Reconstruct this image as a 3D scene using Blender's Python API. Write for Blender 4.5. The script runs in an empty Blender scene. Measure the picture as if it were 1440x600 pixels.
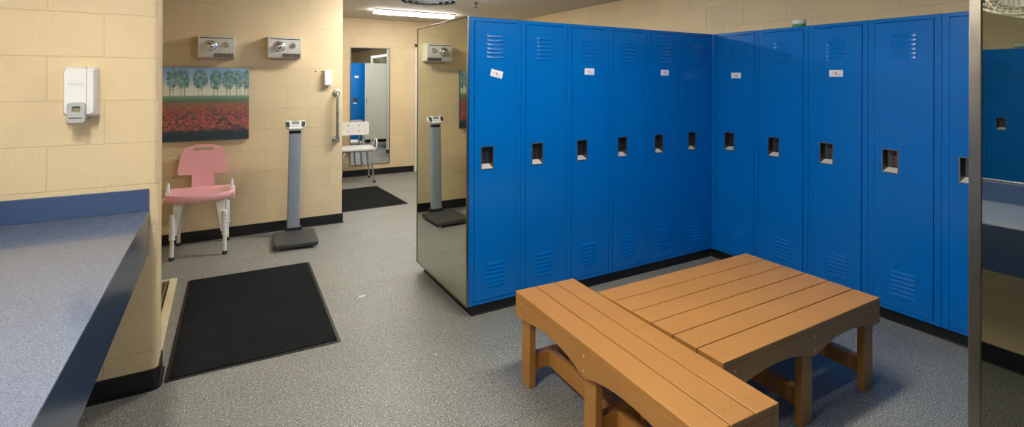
import bpy, bmesh, math, random
import numpy as np
from mathutils import Vector, Matrix
random.seed(7)
S = bpy.context.scene
COL = S.collection
PI = math.pi

# ------------------------------------------------------------ camera, world, exposure
CAM_H, YAW, PITCH, ROLL, FPX, CY = 1.5055, 0.522, 0.0007, 0.0041, 712.0, 112.44
F = Vector((math.sin(YAW), math.cos(YAW), 0)); R = Vector((math.cos(YAW), -math.sin(YAW), 0)); U = Vector((0, 0, 1))
F2 = math.cos(PITCH)*F + math.sin(PITCH)*U; U2 = -math.sin(PITCH)*F + math.cos(PITCH)*U
R3 = math.cos(ROLL)*R + math.sin(ROLL)*U2; U3 = -math.sin(ROLL)*R + math.cos(ROLL)*U2
cd = bpy.data.cameras.new('camera'); cam = bpy.data.objects.new('camera', cd); COL.objects.link(cam)
m = Matrix((R3, U3, -F2)).transposed().to_4x4(); m.translation = Vector((0, 0, CAM_H)); cam.matrix_world = m
cd.sensor_width = 36; cd.sensor_fit = 'HORIZONTAL'; cd.lens = FPX/1440*36
cd.shift_y = -(300-CY)/1440; cd.clip_start = 0.02
S.camera = cam
W = bpy.data.worlds.new('world'); S.world = W; W.use_nodes = True
W.node_tree.nodes['Background'].inputs[0].default_value = (0.9, 0.95, 1, 1)
W.node_tree.nodes['Background'].inputs[1].default_value = 0.05
S.view_settings.view_transform = 'Standard'; S.view_settings.look = 'None'
S.view_settings.gamma = 1; S.view_settings.use_curve_mapping = False
S.view_settings.exposure = 0.0
# ceiling fittings: centre x, centre y, length x, width y, emission
LIGHTS = [
    (1.70, 1.50, 1.20, 0.16, 60.0, 'surface strip light on the ceiling above the benches'),
    (-0.52, 1.15, 0.16, 1.20, 86.0, 'surface strip light on the ceiling above the counter'),
    (1.90, 4.72, 1.20, 0.16, 98.0, 'surface strip light on the ceiling behind the left locker row'),
    (2.375, 6.88, 1.14, 0.17, 38.0, 'glowing white strip light on the ceiling before the far wall'),
]
EH = 2.46          # ceiling height

def lin(c):
    return tuple(((v/255)/12.92 if v/255 <= 0.04045 else ((v/255+0.055)/1.055)**2.4) for v in c)

# ------------------------------------------------------------ materials
def newmat(name):
    m = bpy.data.materials.new(name); m.use_nodes = True
    nt = m.node_tree; b = nt.nodes['Principled BSDF']
    return m, nt, b
def N(nt, t, **kw):
    n = nt.nodes.new(t)
    for k, v in kw.items(): setattr(n, k, v)
    return n
def pos(nt, obj=False):
    if obj: return N(nt, 'ShaderNodeTexCoord').outputs['Object']
    return N(nt, 'ShaderNodeNewGeometry').outputs['Position']
def ramp(nt, fac, stops):
    r = N(nt, 'ShaderNodeValToRGB'); nt.links.new(fac, r.inputs[0])
    e = r.color_ramp.elements
    while len(e) < len(stops): e.new(0.5)
    for x, (p, c) in zip(e, stops): x.position = p; x.color = (*c, 1)
    return r.outputs[0]
def math_(nt, op, a, b=None, c=None):
    n = N(nt, 'ShaderNodeMath', operation=op)
    for i, v in enumerate((a, b, c)):
        if v is None: continue
        if isinstance(v, (int, float)): n.inputs[i].default_value = v
        else: nt.links.new(v, n.inputs[i])
    return n.outputs[0]
def mixc(nt, f, a, b, mode='MIX'):
    n = N(nt, 'ShaderNodeMix', data_type='RGBA', blend_type=mode)
    for i, v in ((0, f), (6, a), (7, b)):
        if isinstance(v, (int, float)): n.inputs[i].default_value = v
        elif isinstance(v, tuple): n.inputs[i].default_value = (*v, 1)
        else: nt.links.new(v, n.inputs[i])
    return n.outputs[2]
def noise(nt, vec, scale, detail=2, rough=0.5):
    n = N(nt, 'ShaderNodeTexNoise'); n.inputs['Scale'].default_value = scale
    n.inputs['Detail'].default_value = detail; n.inputs['Roughness'].default_value = rough
    if vec is not None: nt.links.new(vec, n.inputs['Vector'])
    return n.outputs['Fac']
def bump(nt, b, h, strength, dist):
    n = N(nt, 'ShaderNodeBump'); n.inputs['Strength'].default_value = strength; n.inputs['Distance'].default_value = dist
    nt.links.new(h, n.inputs['Height']); nt.links.new(n.outputs[0], b.inputs['Normal']); return n

def plain(name, col, rough=0.5, metal=0.0, var=0.06, vs=6.0, bmp=0.0, bs=200.0, spec=0.5, rvar=0.0):
    """painted / plastic / metal surface with a faint uneven tone and fine texture"""
    m, nt, b = newmat(name); c = lin(col); p = pos(nt, True)
    n = noise(nt, p, vs, 4)
    lo = tuple(v*(1-var) for v in c); hi = tuple(min(1, v*(1+var)) for v in c)
    nt.links.new(ramp(nt, n, [(0.3, lo), (0.7, hi)]), b.inputs['Base Color'])
    b.inputs['Roughness'].default_value = rough; b.inputs['Metallic'].default_value = metal
    b.inputs['Specular IOR Level'].default_value = spec
    if rvar:
        nt.links.new(math_(nt, 'MULTIPLY_ADD', noise(nt, p, vs*3, 3), rvar, rough-rvar/2), b.inputs['Roughness'])
    if bmp: bump(nt, b, noise(nt, p, bs, 2), bmp, 0.001)
    return m

def speckle(name, base, light, dark, sc, rough, amount=0.5, big=None):
    m, nt, b = newmat(name); p = pos(nt)
    n1 = noise(nt, p, sc, 1); n2 = noise(nt, p, sc*1.7, 1)
    c = ramp(nt, n1, [(0.30, lin(dark)), (0.47, lin(base)), (0.56, lin(base)), (0.74, lin(light))])
    c2 = ramp(nt, n2, [(0.35, lin(dark)), (0.5, lin(base)), (0.70, lin(light))])
    c = mixc(nt, amount, c, c2)
    nt.links.new(c, b.inputs['Base Color']); b.inputs['Roughness'].default_value = rough
    return m, nt, b, c, p

def block_wall(name, col, zoff, xoff, yoff, rough=0.45):
    m, nt, b = newmat(name)
    g = N(nt, 'ShaderNodeNewGeometry'); sp = N(nt, 'ShaderNodeSeparateXYZ'); nt.links.new(g.outputs['Position'], sp.inputs[0])
    sn = N(nt, 'ShaderNodeSeparateXYZ'); nt.links.new(g.outputs['True Normal'], sn.inputs[0])
    ax = math_(nt, 'GREATER_THAN', math_(nt, 'ABSOLUTE', sn.outputs[0]), 0.72)
    xs = math_(nt, 'ADD', sp.outputs[0], xoff); ys = math_(nt, 'ADD', sp.outputs[1], yoff)
    mx = N(nt, 'ShaderNodeMix', data_type='FLOAT'); nt.links.new(ax, mx.inputs[0]); nt.links.new(xs, mx.inputs[2]); nt.links.new(ys, mx.inputs[3])
    cb = N(nt, 'ShaderNodeCombineXYZ'); nt.links.new(mx.outputs[0], cb.inputs[0]); nt.links.new(math_(nt, 'ADD', sp.outputs[2], zoff), cb.inputs[1])
    wob = N(nt, 'ShaderNodeTexNoise'); wob.inputs['Scale'].default_value = 14; nt.links.new(cb.outputs[0], wob.inputs['Vector'])
    va = N(nt, 'ShaderNodeVectorMath', operation='MULTIPLY_ADD'); nt.links.new(wob.outputs['Color'], va.inputs[0])
    va.inputs[1].default_value = (0.006, 0.006, 0); nt.links.new(cb.outputs[0], va.inputs[2])
    br = N(nt, 'ShaderNodeTexBrick'); nt.links.new(va.outputs[0], br.inputs['Vector'])
    br.offset = 0.5; br.offset_frequency = 2; br.squash = 1
    for k, v in (('Scale', 1), ('Mortar Size', 0.0034), ('Mortar Smooth', 0.35), ('Bias', 0), ('Brick Width', 0.407), ('Row Height', 0.2025)):
        br.inputs[k].default_value = v
    c = lin(col)
    br.inputs['Color1'].default_value = (*[v*1.03 for v in c], 1); br.inputs['Color2'].default_value = (*[v*0.97 for v in c], 1)
    br.inputs['Mortar'].default_value = (*[v*0.95 for v in c], 1)
    n = noise(nt, g.outputs['Position'], 3, 4)
    cc = mixc(nt, 1.0, br.outputs['Color'], ramp(nt, n, [(0.3, (0.94,)*3), (0.7, (1.0,)*3)]), 'MULTIPLY')
    nt.links.new(cc, b.inputs['Base Color']); b.inputs['Roughness'].default_value = rough
    # pitted block faces and tooled joints
    mp = N(nt, 'ShaderNodeMapping'); mp.inputs['Scale'].default_value = (1, 1, 1.9); nt.links.new(g.outputs['Position'], mp.inputs[0])
    h1 = noise(nt, mp.outputs[0], 75, 3, 0.6)
    pit = ramp(nt, h1, [(0.30, (0, 0, 0)), (0.42, (1, 1, 1))])
    h = math_(nt, 'ADD', math_(nt, 'MULTIPLY', br.outputs['Fac'], -1.0), math_(nt, 'MULTIPLY', pit, 0.28))
    h = math_(nt, 'ADD', h, math_(nt, 'MULTIPLY', h1, 0.35))
    bump(nt, b, h, 0.75, 0.004)
    return m

M = {}
WALLC = (226, 204, 162)
M['wall'] = block_wall('painted_block', WALLC, 0.0, 0.028, 0.1)
M['wall_near'] = block_wall('painted_block_near', WALLC, 0.0125, 0.2655, 0.1)
M['ceiling'] = plain('ceiling_paint', (196, 190, 178), 0.8, var=0.03, bmp=0.3)
M['floor'], nt, b, c, p = speckle('speckled_vinyl', (124, 125, 119), (225, 224, 212), (54, 57, 57), 150, 0.42, 0.5)
spk = ramp(nt, noise(nt, p, 105, 1), [(0.645, (0, 0, 0)), (0.68, (1, 1, 1))]); c = mixc(nt, math_(nt, 'MULTIPLY', spk, 0.75), c, lin((218, 218, 206))); drk = ramp(nt, noise(nt, p, 88, 1), [(0.33, (1, 1, 1)), (0.365, (0, 0, 0))]); c = mixc(nt, math_(nt, 'MULTIPLY', drk, 0.6), c, lin((44, 48, 48)))
big = noise(nt, p, 1.3, 5); c = mixc(nt, 1.0, c, ramp(nt, big, [(0.3, (0.86, 0.87, 0.88)), (0.7, (1.0, 1.0, 1.0))]), 'MULTIPLY')
sp = N(nt, 'ShaderNodeSeparateXYZ'); nt.links.new(p, sp.inputs[0])
seam = math_(nt, 'LESS_THAN', math_(nt, 'ABSOLUTE', math_(nt, 'SUBTRACT', math_(nt, 'FRACT', math_(nt, 'DIVIDE', math_(nt, 'SUBTRACT', sp.outputs[1], 1.02), 1.83)), 0.5)), 0.0011)
c = mixc(nt, math_(nt, 'MULTIPLY', seam, 0.55), c, lin((60, 62, 62)))
for (sx, sy, r) in ((0.858, 3.576, 0.05), (1.03, 2.62, 0.02), (0.40, 4.62, 0.02)):   # pale scuffs on the vinyl
    vd = N(nt, 'ShaderNodeVectorMath', operation='DISTANCE'); nt.links.new(p, vd.inputs[0]); vd.inputs[1].default_value = (sx, sy, 0)
    d = math_(nt, 'ADD', math_(nt, 'DIVIDE', vd.outputs['Value'], r), math_(nt, 'MULTIPLY', noise(nt, p, 60, 3), 1.6))
    f = math_(nt, 'MULTIPLY', math_(nt, 'LESS_THAN', d, 1.2), 0.6); c = mixc(nt, f, c, lin((215, 215, 210)))
nt.links.new(c, b.inputs['Base Color']); bump(nt, b, noise(nt, p, 160, 2), 0.04, 0.001)
nt.links.new(math_(nt, 'MULTIPLY_ADD', noise(nt, p, 5, 4), 0.2, 0.34), b.inputs['Roughness'])
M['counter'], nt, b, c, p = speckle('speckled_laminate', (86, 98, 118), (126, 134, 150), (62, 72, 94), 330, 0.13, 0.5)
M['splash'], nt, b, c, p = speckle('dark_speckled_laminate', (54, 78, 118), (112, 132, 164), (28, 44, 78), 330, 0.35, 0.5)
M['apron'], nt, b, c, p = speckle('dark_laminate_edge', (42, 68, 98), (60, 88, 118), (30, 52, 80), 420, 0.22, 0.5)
M['blue'] = plain('blue_locker_enamel', (0, 104, 184), 0.24, spec=0.34, var=0.03, vs=3, bmp=0.10, bs=350, rvar=0.06)
M['bluedark'] = plain('blue_locker_inner', (2, 60, 112), 0.5)
M['black'] = plain('black_rubber_base', (20, 22, 26), 0.38, var=0.15)
M['steel'] = plain('brushed_steel', (188, 186, 178), 0.28, 1.0, var=0.06, vs=30, rvar=0.1)
M['framesteel'] = plain('satin_steel_trim', (150, 146, 138), 0.3, 1.0, var=0.05, vs=12, rvar=0.12)
M['pan'] = plain('stainless_pan_shade_tone', (112, 112, 112), 0.38, 1.0, var=0.08, vs=20)  # pan steel in a darker tone, recess shade put into the colour
M['panrim'] = plain('steel_rim', (136, 136, 132), 0.4, 0.9)
M['pansill'] = plain('steel_lip_lit_tone', (214, 212, 204), 0.5, 0.25)  # same steel painted paler where the sloping sill catches light
M['chrome'] = plain('polished_chrome', (225, 225, 225), 0.06, 1.0, var=0.02)
M['dark'] = plain('dark_slot', (18, 18, 19), 0.6)
M['mirror'] = plain('mirror_glass', (206, 208, 194), 0.012, 1.0, var=0.015, vs=2)
M['mirrorfar'] = plain('mirror_glass_clear', (232, 236, 234), 0.01, 1.0, var=0.01, vs=2)
M['white'] = plain('white_plastic', (232, 232, 230), 0.35, var=0.02)
M['greyplastic'] = plain('grey_plastic', (176, 178, 178), 0.4, var=0.03)
M['cream'] = plain('cream_enamel', (216, 212, 200), 0.3, var=0.03)
M['card'] = plain('white_card', (238, 236, 236), 0.5, var=0.02)
M['cardpink'] = plain('card_print_pink', (228, 206, 206), 0.5)
M['ink'] = plain('card_print_dark', (92, 88, 92), 0.5)
M['pink'] = plain('pink_plastic', (240, 178, 182), 0.42, var=0.03, bmp=0.1)
M['legwhite'] = plain('white_leg_plastic', (226, 226, 220), 0.4, var=0.02)
M['alu'] = plain('anodised_aluminium', (190, 192, 194), 0.3, 1.0, var=0.04)
M['rubber'] = plain('grey_rubber', (52, 52, 52), 0.6)
M['scalegrey'] = plain('scale_column_paint', (146, 156, 166), 0.35, var=0.03)
M['scaledark'] = plain('scale_base_plastic', (60, 62, 64), 0.45, var=0.06, bmp=0.2)
M['lcd'] = plain('lcd_panel', (150, 156, 150), 0.2)
M['doorwhite'] = plain('white_door_paint', (226, 224, 218), 0.4, var=0.02)
M['partition'] = plain('pale_partition_laminate', (222, 230, 232), 0.4, var=0.02)
M['curtain'] = plain('cream_curtain', (222, 218, 200), 0.8, var=0.05, vs=12)
M['grillbrown'] = plain('brown_grille', (122, 104, 80), 0.6)
M['grillframe'] = plain('beige_grille_frame', (214, 200, 168), 0.45)
M['sprink'] = plain('dark_sprinkler_metal', (70, 64, 60), 0.4, 0.8)
M['diffuser'] = plain('diffuser_enamel', (150, 156, 160), 0.4)
M['tubwhite'] = plain('tub_white', (225, 228, 220), 0.4)
M['tubgreen'] = plain('tub_green_label', (96, 150, 84), 0.5, var=0.25, vs=40)
M['fanwire'] = plain('white_fan_wire', (186, 182, 168), 0.35)
M['fanblade'] = plain('pale_fan_blade', (196, 198, 196), 0.4)
def woodlike(name, col):
    m, nt, b = newmat(name); p = pos(nt, True)
    n = noise(nt, p, 3.5, 4); c = lin(col)
    cc = ramp(nt, n, [(0.3, tuple(v*0.93 for v in c)), (0.7, tuple(v*1.05 for v in c))])
    v = N(nt, 'ShaderNodeTexVoronoi'); v.inputs['Scale'].default_value = 9; nt.links.new(p, v.inputs['Vector'])
    cc = mixc(nt, math_(nt, 'MULTIPLY', math_(nt, 'LESS_THAN', v.outputs['Distance'], 0.03), 0.5), cc, lin((110, 70, 34)))
    nt.links.new(cc, b.inputs['Base Color']); b.inputs['Roughness'].default_value = 0.42
    bump(nt, b, noise(nt, p, 120, 3), 0.15, 0.001)
    return m
M['bench'] = woodlike('tan_recycled_plastic_board', (176, 124, 62))
M['darkscrew'] = plain('dark_screw', (96, 66, 38), 0.5)
M['screw'] = plain('screw_head', (210, 200, 180), 0.3, 0.8)
def matmat():
    m, nt, b = newmat('black_mat_pile'); p = pos(nt)
    n = noise(nt, p, 9, 5); f = noise(nt, p, 400, 2)
    c = mixc(nt, 1.0, ramp(nt, n, [(0.3, lin((19, 22, 25))), (0.7, lin((28, 31, 34)))]), ramp(nt, f, [(0.3, (0.6,)*3), (0.7, (1.2,)*3)]), 'MULTIPLY')
    nt.links.new(c, b.inputs['Base Color']); b.inputs['Roughness'].default_value = 0.95
    b.inputs['Specular IOR Level'].default_value = 0.15
    bump(nt, b, f, 0.8, 0.003); return m
M['mat'] = matmat()
def emis(name, col, s):
    m, nt, b = newmat(name); b.inputs['Base Color'].default_value = (0.9, 0.9, 0.9, 1)
    b.inputs['Emission Color'].default_value = (*lin(col), 1); b.inputs['Emission Strength'].default_value = s; return m

# ------------------------------------------------------------ mesh helpers
class MB:
    def __init__(s): s.bm = bmesh.new(); s.mi = 0
    def _fin(s, vs, T):
        if T is not None: bmesh.ops.transform(s.bm, matrix=T, verts=vs)
        for v in vs:
            for f in v.link_faces: f.material_index = s.mi
    def box(s, x0, x1, y0, y1, z0, z1, T=None):
        vs = [s.bm.verts.new((x, y, z)) for z in (z0, z1) for y in (y0, y1) for x in (x0, x1)]
        for q in ((0,2,3,1),(4,5,7,6),(0,1,5,4),(2,6,7,3),(0,4,6,2),(1,3,7,5)): s.bm.faces.new([vs[i] for i in q])
        s._fin(vs, T); return s
    def prism(s, pts, a0, a1, axis='z', T=None):
        """outline pts extruded along an axis; axis z: (x,y) ; y: (x,z) ; x: (y,z)"""
        def mk(p, a): return {'z': (p[0], p[1], a), 'y': (p[0], a, p[1]), 'x': (a, p[0], p[1])}[axis]
        A = [s.bm.verts.new(mk(p, a0)) for p in pts]; B = [s.bm.verts.new(mk(p, a1)) for p in pts]
        n = len(pts); s.bm.faces.new(A); s.bm.faces.new(B[::-1])
        for i in range(n): s.bm.faces.new((A[i], B[i], B[(i+1) % n], A[(i+1) % n]))
        s._fin(A+B, T); return s
    def hull8(s, vv, T=None):
        vs = [s.bm.verts.new(v) for v in vv]
        for q in ((0,2,3,1),(4,5,7,6),(0,1,5,4),(2,6,7,3),(0,4,6,2),(1,3,7,5)): s.bm.faces.new([vs[i] for i in q])
        s._fin(vs, T); return s
    def lathe(s, prof, seg=24, T=None, sy=1.0):
        rings = []; allv = []
        for r, z in prof:
            if r < 1e-6: v = s.bm.verts.new((0, 0, z)); rings.append([v]); allv.append(v)
            else:
                rg = [s.bm.verts.new((r*math.cos(2*PI*k/seg), r*sy*math.sin(2*PI*k/seg), z)) for k in range(seg)]; rings.append(rg); allv += rg
        for a, b in zip(rings, rings[1:]):
            for k in range(seg):
                k2 = (k+1) % seg
                q = [a[k % len(a)], a[k2 % len(a)], b[k2 % len(b)], b[k % len(b)]]
                q = list(dict.fromkeys(q))
                if len(q) > 2: s.bm.faces.new(q)
        for rg, fl in ((rings[0], True), (rings[-1], False)):
            if len(rg) > 2: s.bm.faces.new(rg[::-1] if fl else rg)
        s._fin(allv, T); return s
    def tube(s, pts, r, seg=10, closed=False, T=None, rads=None):
        P = [Vector(p) for p in pts]; n = len(P); rings = []; allv = []; up = None
        for i in range(n):
            if closed: t = (P[(i+1) % n]-P[i-1]).normalized()
            else: t = (P[min(i+1, n-1)]-P[max(i-1, 0)]).normalized()
            if up is None:
                up = Vector((0, 0, 1)) if abs(t.z) < 0.9 else Vector((1, 0, 0))
            a = t.cross(up)
            if a.length < 1e-4: a = t.cross(Vector((0, 1, 0)))
            a.normalize(); bb = a.cross(t).normalized(); up = bb
            rr = rads[i] if rads else r
            rg = [s.bm.verts.new(P[i]+rr*(math.cos(2*PI*k/seg)*a+math.sin(2*PI*k/seg)*bb)) for k in range(seg)]
            rings.append(rg); allv += rg
        rng = range(n if closed else n-1)
        for i in rng:
            A, B = rings[i], rings[(i+1) % n]
            for k in range(seg): s.bm.faces.new((A[k], A[(k+1) % seg], B[(k+1) % seg], B[k]))
        if not closed: s.bm.faces.new(rings[0][::-1]); s.bm.faces.new(rings[-1])
        s._fin(allv, T); return s
    def sphere(s, c, r, T=None, sc=(1, 1, 1)):
        o = bmesh.ops.create_uvsphere(s.bm, u_segments=16, v_segments=10, radius=r)['verts']
        bmesh.ops.transform(s.bm, matrix=Matrix.Translation(c) @ Matrix.Diagonal((*sc, 1)), verts=o); s._fin(o, T); return s
    def build(s, name, mat, parent=None, bev=0.0, smooth=False, seg=2, sub=0):
        bmesh.ops.recalc_face_normals(s.bm, faces=s.bm.faces)
        me = bpy.data.meshes.new(name); s.bm.to_mesh(me); s.bm.free()
        for mm in (mat if isinstance(mat, list) else [mat]): me.materials.append(mm)
        o = bpy.data.objects.new(name, me); COL.objects.link(o)
        if parent: o.parent = parent
        if bev:
            b = o.modifiers.new('bevel', 'BEVEL'); b.width = bev; b.segments = seg; b.limit_method = 'ANGLE'; b.angle_limit = math.radians(35)
        if sub:
            q = o.modifiers.new('sub', 'SUBSURF'); q.levels = sub; q.render_levels = sub
        if smooth or bev or sub:
            for f in me.polygons: f.use_smooth = True
            if not sub:
                try: me.set_sharp_from_angle(angle=math.radians(38))
                except Exception: pass
        return o
def tag(o, label=None, cat=None, group=None, kind=None):
    if label: o['label'] = label
    if cat: o['category'] = cat
    if group: o['group'] = group
    if kind: o['kind'] = kind
    return o
def thing(name, loc=(0, 0, 0), rz=0, label=None, cat=None, group=None):
    o = bpy.data.objects.new(name, None); COL.objects.link(o); o.location = loc; o.rotation_euler = (0, 0, rz); o.empty_display_size = 0.1
    return tag(o, label, cat, group)
def struct(name, mb, mat, bev=0.0, parent=None, **k):
    o = mb.build(name, mat, parent, bev, **k)
    if not parent: o['kind'] = 'structure'
    return o
def kids(o): return [c for c in COL.objects if c.parent == o]
def copy_tree(o, parent=None):
    c = o.copy(); COL.objects.link(c); c.parent = parent
    for ch in kids(o): copy_tree(ch, c)
    return c
Rx = lambda a: Matrix.Rotation(a, 4, 'X')
Ry = lambda a: Matrix.Rotation(a, 4, 'Y')
Rz = lambda a: Matrix.Rotation(a, 4, 'Z')
Tr = lambda *v: Matrix.Translation(v)
def rrect(x0, x1, y0, y1, r, n=5):
    pts = []
    for cx, cy, a in ((x1-r, y1-r, 0), (x0+r, y1-r, PI/2), (x0+r, y0+r, PI), (x1-r, y0+r, 1.5*PI)):
        for k in range(n+1):
            t = a+PI/2*k/n; pts.append((cx+r*math.cos(t), cy+r*math.sin(t)))
    return pts

# ------------------------------------------------------------ room shell
XL, XR, YB, YF = -0.905, 4.125, -2.4, 8.05
XA, YA, H, HB = 1.357, 2.9, 1.906, 0.076
XB, LD = 3.648, 0.467
YW, XW = 5.53, 1.115
YS, XS = 3.0, -0.262
struct('floor', MB().box(XL-0.2, XR+0.2, YB-0.2, YF+0.2, -0.1, 0), M['floor'])
struct('ceiling', MB().box(XL-0.2, XR+0.2, YB-0.2, YF+0.2, EH, EH+0.1), M['ceiling'])
struct('wall_left', MB().box(XL-0.2, XL, YB-0.2, YW, 0, EH), M['wall_near'])
struct('wall_right', MB().box(XR, XR+0.2, YB-0.2, YF+0.2, 0, EH), M['wall'])
struct('wall_rear', MB().box(XL, XR, YB-0.2, YB, 0, EH), M['wall'])
struct('wall_back', MB().box(XL-0.2, XW, YW, YF+0.2, 0, EH), M['wall'], 0.004)
struct('wall_far', MB().box(XW, XR, YF, YF+0.2, 0, EH), M['wall'])
# partition end by the counter, with bullnose corners
pp = [(XL, YS), (XL, YS+0.2)]
rr = 0.028
for k in range(7): t = PI/2-PI/2*k/6; pp.append((XS-rr+rr*math.cos(t), YS+0.2-rr+rr*math.sin(t)))
for k in range(7): t = -PI/2*k/6; pp.append((XS-rr+rr*math.cos(t), YS+rr+rr*math.sin(t)))
struct('wall_partition', MB().prism(pp, 0, EH), M['wall_near'], smooth=True)
BT, BH = 0.007, 0.098
def off(pts, d):                      # the same outline pushed outwards (for the rubber base)
    q = [(XL, YS-d), (XL, YS+0.2+d)]
    r2 = rr+d
    for k in range(7): t = PI/2-PI/2*k/6; q.append((XS-rr+r2*math.cos(t), YS+0.2-rr+r2*math.sin(t)))
    for k in range(7): t = -PI/2*k/6; q.append((XS-rr+r2*math.cos(t), YS+rr+r2*math.sin(t)))
    return q
b = MB().prism(off(pp, BT), 0, BH); b.prism(off(pp, BT+0.01), 0, 0.009)
struct('baseboard_partition', b, M['black'], smooth=True)
def base(name, x0, x1, y0, y1, toe):
    b = MB().box(x0, x1, y0, y1, 0, BH); b.box(*toe, 0, 0.008); struct(name, b, M['black'], 0.002)
base('baseboard_back', XL, XW+BT, YW-BT, YW+0.02, (XL, XW+BT+0.01, YW-BT-0.01, YW))
base('baseboard_side', XW-0.01, XW+BT, YW, YF, (XW, XW+BT+0.01, YW, YF))
base('baseboard_far', XW+0.02, 2.765, YF-BT, YF+0.01, (XW+0.02, 2.765, YF-BT-0.01, YF))
base('baseboard_right', XR-BT, XR+0.01, YB, YF, (XR-BT-0.01, XR, YB, YF))
base('baseboard_left', XL-0.01, XL+BT, YB, YS, (XL, XL+BT+0.01, YB, YS))
# door in the far wall (mostly behind the lockers)
df = MB(); df.box(2.775, 2.835, YF-0.03, YF+0.02, 0, 2.10); df.box(3.70, 3.76, YF-0.03, YF+0.02, 0, 2.10); df.box(2.775, 3.76, YF-0.03, YF+0.02, 2.04, 2.10)
d0 = struct('door_1', MB().box(2.84, 3.695, YF-0.012, YF+0.02, 0.008, 2.035), M['doorwhite'], 0.002)
struct('trim_1', df, M['doorwhite'], 0.004)
hh = MB(); hh.tube([(2.92, YF-0.012, 1.0), (2.92, YF-0.06, 1.0), (3.03, YF-0.06, 1.0)], 0.01); hh.build('door_handle', M['steel'], d0, smooth=True)

# ------------------------------------------------------------ ceiling fittings
for i, (cx, cy, lx, wy, e, lab) in enumerate(LIGHTS):
    t = thing('ceiling_light', (cx, cy, EH), 0, lab, 'light', None)
    MB().box(-lx/2-0.01, lx/2+0.01, -wy/2-0.012, wy/2+0.012, -0.018, -0.0005).build('housing', M['white'], t, 0.003)
    hx = lx/2; hy = wy/2
    if lx > wy: b = MB().prism([(-hy, -0.018), (hy, -0.018), (hy*0.86, -0.05), (-hy*0.86, -0.05)], -hx, hx, 'x')
    else: b = MB().prism([(-hx, -0.018), (hx, -0.018), (hx*0.86, -0.05), (-hx*0.86, -0.05)], -hy, hy, 'y')
    b.build('diffuser', emis('lamp_diffuser_%d' % i, (255, 250, 242), e), t, 0.004)
t = thing('ceiling_air_diffuser', (2.09, 5.58, EH), 0, 'round grey air diffuser on the ceiling near the far strip light', 'vent')
b = MB()
for r0, z0 in ((0.34, 0.0), (0.27, -0.008), (0.20, -0.016), (0.13, -0.024)):
    b.lathe([(r0, z0-0.002), (r0+0.005, z0-0.012), (r0-0.02, z0-0.045), (r0-0.03, z0-0.045), (r0-0.012, z0-0.010), (r0-0.02, z0-0.002)], 48)
b.build('rings', M['diffuser'], t, smooth=True)
MB().lathe([(0.0, -0.07), (0.05, -0.068), (0.075, -0.05), (0.06, -0.002), (0.0, -0.002)], 32).build('centre_cone', M['diffuser'], t, smooth=True)
t = thing('fire_sprinkler', (2.717, 5.62, EH), 0, 'small dark fire sprinkler head hanging from the ceiling above the blue lockers', 'sprinkler')
MB().lathe([(0.0, -0.001), (0.032, -0.001), (0.03, -0.008), (0.012, -0.012), (0.010, -0.034), (0.0, -0.034)], 20).build('escutcheon', M['sprink'], t, smooth=True)
b = MB().tube([(-0.010, 0, -0.03), (-0.016, 0, -0.045), (0, 0, -0.062)], 0.003, 6); b.tube([(0.010, 0, -0.03), (0.016, 0, -0.045), (0, 0, -0.062)], 0.003, 6)
b.build('frame_arms', M['sprink'], t, smooth=True)
MB().lathe([(0.0, -0.060), (0.022, -0.061), (0.024, -0.065), (0.0, -0.066)], 16).build('deflector', M['sprink'], t, smooth=True)

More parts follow.
